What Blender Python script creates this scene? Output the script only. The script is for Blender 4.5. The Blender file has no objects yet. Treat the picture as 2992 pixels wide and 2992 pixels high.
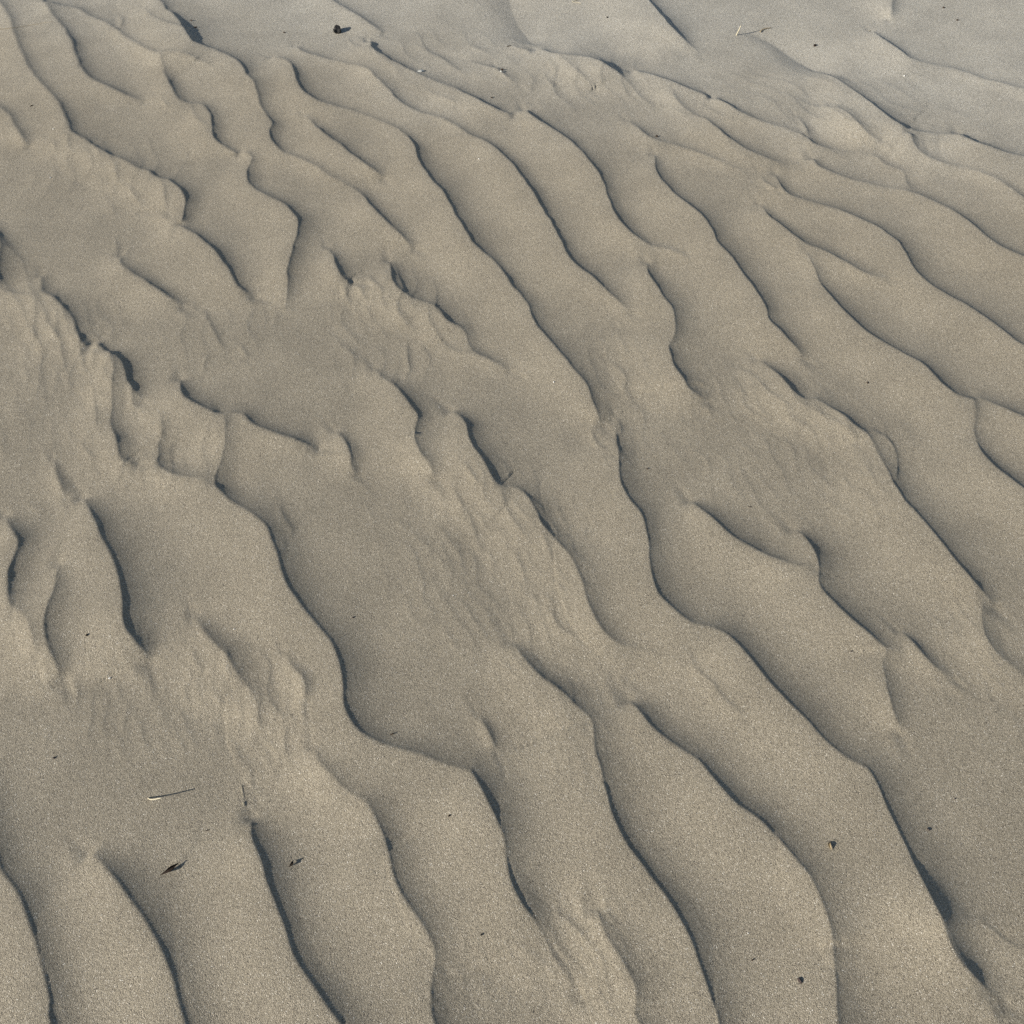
import bpy, bmesh, math, random
import numpy as np
from mathutils import Vector, Matrix, noise

# ------------------------------------------------------------------ camera, sky, sun, exposure
SC = bpy.context.scene
COL = SC.collection
PITCH, FOV, CAMH = 48.0, 48.0, 1.5          # looking down at the sand from eye height
cam_d = bpy.data.cameras.new('camera'); cam = bpy.data.objects.new('camera', cam_d); COL.objects.link(cam)
cam_d.sensor_fit = 'HORIZONTAL'; cam_d.sensor_width = 36; cam_d.angle = math.radians(FOV)
cam_d.clip_start = 0.02; cam_d.clip_end = 2000
cam.location = (0, 0, CAMH); cam.rotation_euler = (math.radians(90 - PITCH), 0, 0)
SC.camera = cam

SHADOW_AZ, SUN_EL = 33.0, 23.2              # shadows run right and away from the camera; low sun
w = bpy.data.worlds.new('World'); SC.world = w; w.use_nodes = True
nt = w.node_tree
sky = nt.nodes.new('ShaderNodeTexSky'); sky.sky_type = 'NISHITA'; sky.sun_disc = False
sky.sun_elevation = math.radians(SUN_EL)
to_sun = Vector((-math.cos(math.radians(SHADOW_AZ)) * math.cos(math.radians(SUN_EL)),
                 -math.sin(math.radians(SHADOW_AZ)) * math.cos(math.radians(SUN_EL)),
                 math.sin(math.radians(SUN_EL))))
sky.sun_rotation = math.atan2(to_sun.x, to_sun.y)
bg = nt.nodes['Background']; bg.inputs['Strength'].default_value = 0.064
nt.links.new(sky.outputs[0], bg.inputs['Color'])
sun_d = bpy.data.lights.new('sun', 'SUN'); sun_d.energy = 4.6; sun_d.angle = math.radians(0.53)
sun_d.color = (1.0, 0.93, 0.82)
sun = bpy.data.objects.new('sun', sun_d); COL.objects.link(sun)
sun.rotation_euler = (-to_sun).to_track_quat('-Z', 'Y').to_euler()
SC.cycles.use_denoising = False; SC.cycles.max_bounces = 3; SC.cycles.diffuse_bounces = 2
vs = SC.view_settings
vs.view_transform = 'Standard'; vs.look = 'None'; vs.exposure = 0.27; vs.gamma = 1; vs.use_curve_mapping = False

# ------------------------------------------------------------------ helpers: photo survey -> ground
PX = 2992.0
K = 2 * math.tan(math.radians(FOV) / 2)
SP, CP = math.sin(math.radians(PITCH)), math.cos(math.radians(PITCH))
TILE = {'a': (0, 0), 'b': (1000, 0), 'c': (1992, 0), 'd': (0, 1000), 'e': (1000, 1000), 'f': (1992, 1000),
        'g': (0, 1992), 'h': (1000, 1992), 'i': (1992, 1992)}
TS = 1000.0 / 1932.0

def pix(tile, x, y):
    ox, oy = TILE[tile]
    return ox + x * TS, oy + y * TS

def to_ground(px, py, z=0.0):
    u = (px / PX - .5) * K; v = (.5 - py / PX) * K
    dx, dy, dz = u, CP + v * SP, -SP + v * CP
    t = (CAMH - z) / -dz
    return dx * t, dy * t

# Every ripple crest surveyed in plan: tile letters, then x,y[,height factor] from the far end to the near end.
# The lee (steep) side lies on the left hand when walking down the list.
# flags: o = runs on past the start, O = runs on past the end ; w= width factor
CRESTS = '''
o|a 0,10,1 45,80 75,170 105,260 145,345 190,420 260,500 310,555 350,615 375,690 412,750,1 480,792,.8 540,835 620,880 710,915,.8 790,962 840,972 895,1010 945,1020 1000,1055 1035,1100,1 1048,1150 1040,1205 1022,1272,.5
|a 800,1215,0 940,1250,.25 1030,1285,.8 1110,1330 1190,1395,1.1 1250,1460 1300,1535 1345,1605,.8 1400,1650,.4 1440,1672,0
o|a 245,0,1 300,80 360,155 400,230,1.1 425,310 460,385 520,445 610,490 710,535,.8 820,582,0
|a 265,10,.3 330,22,.5 430,38 500,75 570,112 640,145 670,178,.8 720,215 800,275 880,315,.6 960,322,.4 1060,340 1140,365,.4 1220,388,0
|a 640,70,0 680,90,.4 692,115 680,140,.4 655,155,.2
|a 905,330,.1 925,395,.5 950,455,.9 980,520 1010,565,.7 1075,590,.5 1140,595 1175,630,.8 1195,680 1200,750 1230,805,.8 1290,845 1350,880,.2
|a 1365,865,.1 1410,875,.5 1430,905 1415,940,.5 1395,965,.7 1395,1005 1420,1050 1480,1095 1560,1130,.8 1620,1165 1660,1210,1 1682,1260 1680,1310 1650,1400 1630,1470,.9 1620,1540,.8 1625,1620,.5 1615,1690,.3 1600,1760,0
|a 810,40,.1 850,95,.4 920,145 1000,180,.4 1070,205,.2
o|a 905,0,.8 930,40,1 980,75,1.5 1030,140,2.2 1070,205,2.4 1110,240,1.9 1180,268,1.3 1260,300,1.1 1330,340,1 1368,380 1390,420 1430,475 1455,540,1 1470,600 1505,655,.8 1537,700 1520,745 1530,790,.9 1570,840 1640,880,.6 1720,910 1800,955 1880,1005 1932,1030,.4;b 90,1080,.5 140,1130,.8 200,1195,.9 270,1260 340,1330,.8 415,1392,0
|a 1535,320,.3 1600,335,.6 1640,365,.8 1660,410,1 1675,460 1710,515,1.1 1770,560 1840,590,.8 1932,612,.6;b 100,645,.4 220,690,.5 320,735,.6 375,775,.8 405,815,1 420,870 440,925 490,995 560,1070,1.1 605,1140 640,1210 690,1290 740,1365,1.1 800,1415 860,1455,.8 905,1515 950,1585,1 1000,1645,.8 1050,1695 1060,1740 1090,1800,.9 1140,1870;e 1190,0,.9 1250,70,.9 1320,150 1380,220,.8 1405,285 1430,360,.8 1450,420,.6 1475,460,0
|a 1670,260,.1 1710,290,.6 1780,315,.5 1932,355,.5;b 80,378,.5 150,405,.7 200,455 270,515,.9 310,565 370,605 460,640,.7 560,672,.7 650,720,.8 740,770,.8 820,805 890,855,.9 960,925 1020,995,1 1080,1085,1.1 1130,1170 1180,1245 1230,1340,1.1 1270,1420 1330,1490,1 1410,1550 1490,1620,.8 1560,1690,.5 1640,1765,0
|b 1030,620,.4 1080,665,1.1 1150,710,1.1 1230,760,1 1310,820,1 1380,890,1 1440,965,1.1 1480,1045,1 1510,1130,1 1550,1210,1.1 1600,1275,1 1680,1335,.8 1750,1375,.5 1830,1395,.4 1932,1440,.2;c 35,1442,0
|b 150,230,.3 175,275,1 230,315,1 330,370,1 430,420,.9 540,468,.7 650,510,.9 760,565,1.2 870,620,1.2 970,670,.2
|b 440,510,0 510,540,.3 590,575 640,600,.3 650,625,0
|b 870,385,.1 890,400,.6 940,440,.5 1000,495,0
|b 950,255,.1 990,265,.7 1070,300,.4
|b 1100,278,.4 1200,305,1 1340,325,1.1 1450,350,1.5 1510,380,1.6 1570,430,.8 1640,500,.3 1700,560,.3 1770,600,0
|b 1640,400,.4 1740,418,.9 1850,455,.9 1932,490,.8;c 90,520,.7 160,552,.2
|c 180,545,.3 240,580,.7 310,625,.7 400,665,.6 510,705,.5 600,735,.35 700,770,.6 740,800,.7 810,830,.4 900,845,.2 1020,860,.3 1110,885,.4 1180,930,.4 1250,960,.25 1270,1020,.25 1305,1075,.1
|c 640,655,0 690,695,.5 712,735,.5 700,765,.3
|b 1865,520,0 1880,560,.4 1932,610,.4;c 80,650,.4 140,675,.7 200,725,.8 270,775,.8 350,830,.7 430,870,.6 520,905,.4 605,935,0
|b 1600,680,0 1670,720,.5 1720,760,.6 1780,790,.5 1850,805,.4 1932,830,.5;c 100,860,.5 200,905,.3 300,945,.2 400,980,0
|b 1760,870,.2 1770,950,.7 1800,1010,.8 1860,1070,.9 1932,1130,1;c 60,1155,1.1 120,1215,1.1 170,1285,1.1 210,1360,1.1 270,1430,1 330,1510,1 390,1590,1 440,1660,1 480,1730,1 495,1790,1 560,1860,.9 640,1930,.7;f 710,85,0
|c 440,1150,0 490,1205,.7 560,1265,.8 650,1330,.9 740,1380,.8 840,1420,.8 940,1475,.8 1040,1535,.6 1180,1585,0
|c 430,970,0 480,1030,.35 540,1080,.3
O|c 530,980,.1 560,1050,.7 610,1095,.7 700,1125,.6 800,1150,.7 920,1190,.8 1050,1245,.9 1150,1300,.9 1225,1355,1 1270,1420,1.1 1310,1500,1.1 1370,1565,1 1470,1630,1 1600,1705,1 1720,1785,1 1830,1865,1 1932,1935,1
O|c 730,890,.3 770,930,.7 850,970,.5 960,1005,.5 1100,1040,.4 1220,1060,.4 1310,1080,.6 1410,1120,.7 1530,1180,.8 1630,1250,1 1740,1340,1 1840,1400,1 1932,1440,1
O|c 1280,770,.3 1310,820,.7 1380,870,.8 1460,910,.6 1560,945,.4 1680,975,.4 1790,1020,.5 1870,1065,.6 1932,1110,.6
|c 850,600,.1 930,660,.6 990,720,.7 1060,775,.6 1130,805,0
|c 620,540,0 700,580,.25 800,610,.3 900,650,.2
|c 750,370,0 870,440,.7 950,500,.8 1040,560,1.3 1130,630,1.6 1230,700,1.5 1320,742,.8 1450,755,.5 1600,785,.3
O|c 1570,750,.2 1640,790,1.4 1740,825,1.4 1840,860,1.2 1932,880,1.1
O|c 1070,165,.2 1150,220,1 1230,275,1.1 1290,320,.9 1400,355,.5 1560,390,.5 1700,440,.5 1932,500,.5
o|c 1190,0,.8 1190,50,.9 1175,110,0
o|b 1740,0,1.6 1790,60,1.9 1860,140,2.0 1932,220,1;c 60,260,.4 120,320,0
o|a 1880,0,.6;b 0,30,.7 80,80,.7 160,130,.6 235,185,.2
O|c 700,1420,0 750,1510,.5 790,1590,.8 850,1670,.9 920,1740,1 990,1810,1 1080,1880,1 1160,1932,.9;f 1250,50,.9 1350,100,1 1420,170,1 1480,225,1.1 1560,285,.9 1625,305,.6 1720,315,.6 1800,345,.8 1932,405,1
O|f 1640,310,.2 1655,400,.4 1650,480,.6 1680,580,.9 1740,660,1 1830,735,1 1932,815,1
|f 430,80,.1 500,130,.5 570,190,.8 630,255,.9 690,305,.8 760,318,.6 830,350,.8 900,395,.8 970,450,.9 1040,500,.7 1080,560,.5 1120,640,.5 1170,730,.8 1215,810,1.1 1260,885,1.1 1330,960,1.1 1410,1055,1.1 1490,1150,1.2 1570,1260,1.1 1640,1340,1 1710,1415,.7 1770,1500,0
|f 1050,485,.1 1110,495,.5 1170,535,.5 1210,590,.5 1222,660,.5 1215,740,.6 1205,790,.3
|f 50,885,.2 110,935,.8 190,1000,.9 260,1065,1 350,1125,.9 450,1185,.9 540,1235,.6 640,1275,.3 750,1310,.1
|f 630,1050,0 690,1085,.7 740,1145,1 770,1220,1.1 775,1300,1 770,1340,1 800,1400,1.1 860,1465,1.1 940,1540,1.1 1030,1620,1.1 1110,1690,1 1150,1730,.6 1135,1820,.6 1155,1932,.6;i 1170,80,.7 1195,170,.6 1225,240,.5 1240,300,0
|f 1220,1630,0 1290,1670,.7 1360,1750,.8 1430,1830,.6 1530,1910,0
O|f 1690,1440,0 1690,1560,.5 1720,1660,.6 1770,1750,.5 1850,1820,.3 1932,1890,.3
|b 1720,1470,.2 1735,1540,.8 1780,1610,.9 1830,1680,.9 1870,1750,.9 1885,1820,.9 1878,1880,.9;e 1850,0,1 1860,60,1 1880,130,1 1932,205,.9;f 40,245,.7 100,290,.5 150,330,0
|f 60,205,.1 120,215,.35 180,235,0
|f 310,115,0 350,140,.35 420,180,.35 480,260,.4 560,330,.35 640,400,.2
|f 730,340,.2 790,410,.3 860,450,.3 950,500,.3 1000,570,.2
|f 900,730,0 935,790,.3 970,840,0
|f 1020,680,0 1060,740,.35 1090,800,0
|f 400,320,0 460,380,.25 520,430,0
|f 750,470,0 820,540,.2 860,600,0
|f 250,360,0 300,420,.2 340,470,0
|e 1540,430,0 1546,500,.4 1550,550,.65 1562,630,.9 1562,730,1.1 1580,800,1.2 1630,880,1.2 1690,960,1.2 1715,1050,1.3 1735,1150,1.3 1745,1270,1.3 1775,1390,1.3 1830,1470,1.2 1932,1550,1.1;f 60,1580,1 180,1610,1 270,1665,1.1 340,1730,1.2 410,1810,1.2 500,1925,1.2;i 580,95,1.2 680,190,1.1 770,290,1.1 870,385,1 960,445,1 1045,490,1 1090,550,1.2 1130,630,1.3 1170,730,1.4 1220,830,1.4 1280,950,1.5 1310,1020,1.6 1360,1120,1.9 1420,1230,2.2 1470,1340,1.8 1490,1430,1.3 1540,1540,1 1610,1630,.85 1690,1710,.6 1780,1790,.2 1830,1820,0
O|i 1640,1320,0 1720,1370,.45 1800,1430,.5 1932,1500,.5
s w=1.7|i 1330,1060,0 1420,1230,.25 1490,1430,.4 1560,1560,.4 1640,1660,.3 1720,1740,0
ovs w=1.9|b 1100,265,.1 1060,215,1 1000,130,1.2 960,50,1.1 940,-40,.8
vs w=1.5|c 870,440,.1 750,370,1 650,310,1.1 550,245,.9 430,190,.5 300,170,.1
O|i 1715,1750,0 1760,1870,.4 1800,1932,.4
|d 1015,200,.2 1025,280,1 1070,325,1.1 1140,360,1.1 1210,395,.95 1260,403,.8 1310,395,.75 1370,400,.9 1420,450,1.1 1500,485,1 1600,520,1 1700,550,.8 1800,590,0
|d 1258,412,0 1272,470,.35 1270,570,.5 1250,660,.6 1215,730,.6 1210,790,.8 1260,850,.9 1330,905,.9 1410,955,.9 1490,1020,1.1 1530,1100,1.2 1570,1210,1.2 1595,1310,1.3 1640,1400,1.3 1700,1490,1.3 1770,1570,1.2 1840,1650,1.3 1890,1730,1.4 1920,1830,1.5;h 0,0,1.5 5,110,1.6 40,200,1.5 100,275,1.4 190,330,1.2 300,370,1.1 430,405,1 560,450,.9 660,485,.9 720,505,1 770,580,1.3 820,670,1.4 870,780,1.5 915,890,1.4 925,960,1.3 930,1040,1.3 955,1140,1.3 1010,1240,1.2 1090,1350,.8 1150,1460,.4 1210,1570,.4 1280,1670,.4 1330,1740,0
|d 1890,490,.1;e 10,540,.75 40,610,.8 50,680,.75 95,740,0
|e 180,130,.1 220,185,.4 290,225,.6 340,280,.9 390,350,1 425,415,1 410,480,.9 415,560,.9 450,630,.8 490,680,.6 510,740,.4 545,780,0
|e 355,0,0 370,70,.3 375,150,.3 340,200,.1
|e 610,375,.1 660,400,.7 690,440,1 710,510,1.1 740,580,1.2 800,670,1.2 850,755,1.2 890,805,.9 930,815,.6 990,820,.7 1050,870,.85 1090,940,.9 1120,1010,.95 1180,1080,1 1250,1160,.9 1310,1240,.9 1350,1340,.8 1380,1440,1 1430,1550,1 1490,1640,.9 1560,1700,.5 1640,1730,.2 1750,1760,.15 1932,1800,0
|e 690,680,0 720,740,.4 760,800,.3 830,840,0
|e 600,780,0 650,870,.35 710,960,.4 740,1040,.4 770,1130,.3 790,1200,0
|e 530,980,0 580,1060,.3 640,1150,.3 690,1240,0
|e 770,960,0 810,1030,.35 880,1100,0
|e 890,820,.1 920,920,.4 970,1020,.4 1030,1110,.3 1050,1160,0
|e 960,880,0 1010,960,.3 1090,1030,.1
|e 1110,1060,0 1150,1130,.35 1180,1220,.35 1190,1280,0
|e 1190,1340,0 1240,1400,.4 1280,1460,0
|e 950,1140,0 990,1230,.3 1030,1320,.3 1050,1440,0
|e 1140,1470,0 1190,1550,.45 1240,1620,.55 1310,1660,.4 1360,1700,0
|e 480,1120,0 540,1190,.2 590,1290,.25 610,1340,0
|e 800,1390,0 830,1440,.2 850,1490,0
|e 300,960,0 340,1030,.2 370,1080,0
|e 810,1270,0 850,1320,.2 880,1370,0
|e 120,900,0 160,970,.15 190,1040,0
O|e 960,1690,.1 1020,1770,.6 1080,1840,.7 1140,1900,.8;h 1170,0,.8 1240,55,.8 1310,120,.8 1370,170,.7 1410,220,.7 1425,300,.9 1430,390,1.1 1460,490,1.2 1490,610,1.2 1520,720,1.3 1580,860,1.3 1650,970,1.3 1740,1090,1.3 1830,1210,1.3 1932,1380,1.3;i 50,1450,1.3 90,1560,1.2 130,1670,1.2 170,1800,1.2 210,1932,1.2
|e 890,1760,0 940,1850,.35 1010,1925,0
O|h 1620,95,.2 1680,165,.8 1760,260,.9 1850,340,1 1932,395,.9;i 90,440,1 160,520,1.1 240,610,1.2 330,700,1.2 430,770,1.1 500,835,1.1 580,920,1.1 650,1010,1.2 720,1100,1.1 765,1190,1.1 810,1310,1.2 845,1420,1.2 860,1530,1.2 870,1660,1.2 875,1800,1.2 885,1932,1.2
|f 40,1740,0 60,1810,.4 110,1870,.5 180,1932,.5;i 210,65,.6 290,150,.5 370,220,0
|h 770,185,.1 820,260,.75 850,330,.75 870,400,0
|h 1190,1270,.1 1260,1330,.5 1340,1410,.5 1400,1480,.4 1460,1560,.4 1480,1650,.4 1500,1740,.4 1550,1850,0
O|h 1440,1290,.1 1470,1400,.6 1530,1500,.8 1600,1620,.8 1650,1720,.9 1660,1800,.9 1650,1880,.8 1680,1932,.8
|h 1640,1400,0 1680,1500,.2 1690,1600,0
Ok=.82|g 1780,380,.1 1810,470,.5 1870,530,.6;h 0,595,.6 60,640,.6 130,680,.8 190,760,1 230,850,1.1 260,960,1.2 285,1070,1.3 320,1160,1.3 380,1260,1.3 450,1360,1.1 500,1440,1 525,1520,.8 520,1610,.8 505,1720,.8 500,1830,.9 520,1932,1
Ok=.82|g 1420,760,.2 1412,850,.9 1440,930,1.1 1480,1030,1.2 1510,1130,1.3 1560,1270,1.3 1600,1380,1.3 1630,1480,1.3 1680,1590,1.3 1760,1710,1.3 1840,1820,1.3 1920,1932,1.3
|g 1375,400,0 1410,500,.3 1425,620,.3 1430,740,.2
Ok=.82|g 500,965,0 530,975,.5 570,1010,.9 640,1100,1.2 720,1210,1.2 810,1330,1.2 880,1450,1.3 930,1560,1.4 965,1660,1.3 990,1760,1.2 1020,1860,1.2 1040,1932,1.2
Ok=.82|g -150,420,.6 -110,700,1.1 -50,930,1.2 0,1060,1.2 60,1140,1.2 110,1220,1.2 150,1330,1.3 190,1450,1.3 220,1570,1.2 250,1690,1.2 270,1790,1.2 265,1870,1.2 280,1932,1.2
|d 1610,1760,0 1660,1850,.55 1720,1930,.6;g 1730,80,.6 1740,130,.2
|g 1630,235,.1 1605,310,.6 1610,390,.6 1660,450,.1
|d 1105,1530,0 1150,1620,.7 1210,1700,.8 1280,1760,.9 1330,1850,.8 1380,1920,.5;g 1430,70,.4 1460,150,.4 1460,210,.4 1490,300,0
|d 1440,1735,0 1510,1790,.5 1520,1870,.4;g 1510,40,.4 1540,130,.5 1600,200,.5 1630,240,.2
|d 465,870,.1 510,950,.9 550,1060,1.1 600,1150,1.2 640,1240,1.3 670,1350,1.4 685,1450,1.5 690,1550,1.5 710,1620,1.3 760,1680,1 810,1740,.7 840,1810,0
|d 335,1260,.1 310,1380,.7 280,1470,.9 250,1560,1 250,1640,1 280,1740,1 320,1830,.8 360,1900,0
|d 25,975,.1 70,1060,1 100,1130,1 75,1210,1.1 45,1280,1.2 40,1380,1.2 50,1460,1 70,1500,.5 140,1550,.4 180,1620,.4 205,1720,.3 215,1800,0
|d 300,650,0 320,740,.6 345,820,.6 370,880,0
|d 130,890,0 190,915,.3 250,965,0
|d 440,550,0 500,620,.4 545,700,0
|a 230,1550,.2 232,1620,.5 240,1645,.7 300,1680,.8 350,1725,.8 390,1770,.8 420,1830,.8 460,1925,.6;d 510,30,.1
k=.8|d 530,0,.2 560,25,.6 600,50,.8 650,75,.7 690,110,.85 710,170,.85 730,230,.8 770,280,.6 805,335,0
o|a -60,1615,.5 60,1650,.45 120,1668,.4 180,1680,.4 205,1720,.4 200,1800,.35 190,1870,.3 200,1932,.2
k=.7|a -40,1230,0 -20,1310,.9 -5,1400,1.2 -20,1500,1.2 -10,1590,.7 0,1640,.1
|a 690,1440,.1 680,1475,.4 700,1510,.6 760,1550,.7 850,1605,.8 940,1665,.7 1040,1735,0
|a 760,1370,0 725,1420,.15 690,1450,.1
|a 1855,1390,.1 1890,1470,.8 1932,1560,.9;b 60,1590,.2
|b 0,1590,.1 25,1660,.35 50,1730,0
|b 130,1550,0 190,1600,.45 240,1680,0
|b 60,1590,0 110,1640,.35 150,1720,0
|b 262,1460,.1 275,1540,.9 305,1605,.9 380,1660,.8 480,1695,.6 540,1730,.7 600,1795,.8 670,1830,.6 700,1870,.5 715,1932,.4;e 760,50,.5 850,90,.5 950,150,.1
|e 1020,150,0 1050,170,.3 1080,205,0
|b 478,1705,.1 490,1790,.45 530,1860,.4 590,1932,.4;e 650,35,.35 740,40,.1
|b 300,1680,0 320,1760,.35 380,1820,.4 440,1900,0
o|a 0,610,.9 60,665,.9 95,730,.9 130,790,.8 170,840,0
|a 385,770,.1 395,840,.3 430,900,0
|a 655,920,0 660,1000,.35 670,1060,0
|a 725,1050,0 760,1120,.3 820,1180,0
|a 895,1015,.1 930,1080,.4 940,1160,.4 960,1210,0
|a 535,830,.1 570,890,.25 590,940,0
|a 285,800,0 310,840,.25 320,880,0
|a 640,1330,0 660,1390,.2 680,1450,0
|a 1075,590,.1 1110,680,.35 1190,750,.1
|a 890,550,0 940,600,.25 950,640,0
|a 500,960,0 560,1020,.15 600,1090,0
|a 1720,655,0 1800,730,.8 1860,780,.9 1932,830,.9;b 80,895,.9 170,955,.9 235,1020,0
|a 1140,1735,0 1190,1820,.5 1240,1932,.4;d 1290,60,0
|d 1355,0,0 1375,30,.5 1395,90,0
|d 1165,60,0 1145,130,.3 1150,180,0
o|d 220,0,.3 235,60,.3 245,130,0
o|d 335,0,.3 355,100,.4 375,210,0
|a 450,1890,.1;d 455,60,.45 480,190,.1
|d 520,230,0 530,330,.4 545,420,.35 550,520,0
|d 610,50,.2 645,130,.45 635,250,.45 635,350,.4 620,450,.5 655,540,.8 665,620,.8 700,670,.6 780,692,.1
|d 735,220,.1 750,310,.45 770,390,0
|d 120,100,0 150,180,.25 170,250,0
|d 230,200,0 250,300,.2 255,400,0
|d 890,380,0 920,480,.25 890,580,.4 895,630,.5 875,665,.6 910,710,.7 980,745,.6 1080,770,.3 1200,800,.1
|a 40,1760,0 60,1820,.25 75,1890,0
|a 330,1750,.1 320,1850,.35 330,1932,.1
|a 350,1730,.1 370,1800,.35 400,1870,0
|d 1060,1690,0 1100,1790,.4 1150,1880,0
|d 860,1750,0 920,1780,.25 980,1800,0
|d 840,1800,.1 870,1860,.3 890,1920,0
|d 700,1700,0 710,1790,.2 720,1860,0
|g 310,-60,0 350,20,.3 375,80,0
|g 420,-60,0 440,20,.3 455,100,0
|g 655,-40,0 665,40,.35 668,120,0
|g 795,-60,0 815,40,.3 835,110,0
|g 880,-20,0 940,80,.3 960,150,0
|g 1030,0,0 1045,70,.25 1050,150,0
|g 1170,30,0 1250,110,.3 1300,170,0
|g 965,190,0 1000,300,.3 1060,420,0
|g 560,40,0 570,110,.2 580,170,0
|g 1560,440,0 1550,520,.25 1560,600,0
|h 660,1320,0 710,1370,.25 770,1410,0
|h 960,1460,0 1060,1560,.25 1095,1660,0
|h 1240,1480,0 1280,1560,.25 1300,1640,0
|g 1125,875,0 1060,945,.45 1000,1010,.55 950,1055,.1
|g 1690,960,0 1665,1000,.35 1640,1035,0
|g 1300,1840,0 1340,1890,.35 1380,1950,0
|e 1490,80,0 1570,140,.4 1610,200,.35 1600,260,.35 1640,330,0
|e 1395,460,0 1440,550,.5 1510,635,0
|e 1545,395,.1 1580,460,.5 1570,510,.3
|d 1590,870,0 1590,960,.35 1640,1050,.35 1640,1130,0
|b 390,230,0 480,290,.35 560,330,.35 640,390,.3 720,440,0
|b 670,240,0 780,280,.35 860,320,0
|b 1205,325,.1 1290,390,.5 1360,450,.5 1430,520,0
|b 1120,410,0 1180,480,.3 1240,515,0
|b 30,200,0 60,250,.3 110,272,0
|b 105,210,0 130,245,.3 170,270,.1
|b 690,340,0 800,370,.4 890,400,.3
|b 150,205,.1 165,235,.4 170,270,.3
'''

# ------------------------------------------------------------------ the sand sheet
def smooth(t): t = np.clip(t, 0, 1); return t * t * (3 - 2 * t)

def axis(core, grow_lo, grow_hi):
    """1-D vertex positions: a core list, then steps that keep growing outwards."""
    lo = []; s = core[1] - core[0]; v = core[0]
    while v > grow_lo: s *= 1.03 if len(lo) < 110 else 1.3; v -= s; lo.append(v)
    hi = []; s = core[-1] - core[-2]; v = core[-1]
    while v < grow_hi: s *= 1.03 if len(hi) < 110 else 1.3; v += s; hi.append(v)
    return np.array(lo[::-1] + list(core) + hi)

mid = np.arange(-0.80, 0.8001, 0.0017)
def ramp(start, end, s0, s1):
    out = []; v = start
    while v < end: s = s0 + (s1 - s0) * (v - start) / (end - start); v += s; out.append(v)
    return np.array(out)
side = ramp(0.80, 1.62, 0.0020, 0.0052)
XS = axis(np.concatenate([-side[::-1], mid, side]), -60, 60)
YS = axis(np.concatenate([[0.40], ramp(0.40, 3.45, 0.0028, 0.0078)]), -25, 110)
NX, NY = len(XS), len(YS)
Z = np.zeros((NY, NX)); ZM = np.zeros((NY, NX)); NEAR = np.full((NY, NX), 9.0)

def catmull(P, n):
    P = np.array(P); Q = np.vstack([2 * P[0] - P[1], P, 2 * P[-1] - P[-2]])
    out = []
    for i in range(1, len(Q) - 2):
        p0, p1, p2, p3 = Q[i - 1], Q[i], Q[i + 1], Q[i + 2]
        L = np.hypot(*(p2 - p1)[:2]); m = max(1, int(round(L / n)))
        for k in range(m):
            t = k / m
            out.append(.5 * ((2 * p1) + (-p0 + p2) * t + (2 * p0 - 5 * p1 + 4 * p2 - p3) * t * t + (-p0 + 3 * p1 - 3 * p2 + p3) * t ** 3))
    out.append(P[-1]); return np.array(out)

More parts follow.
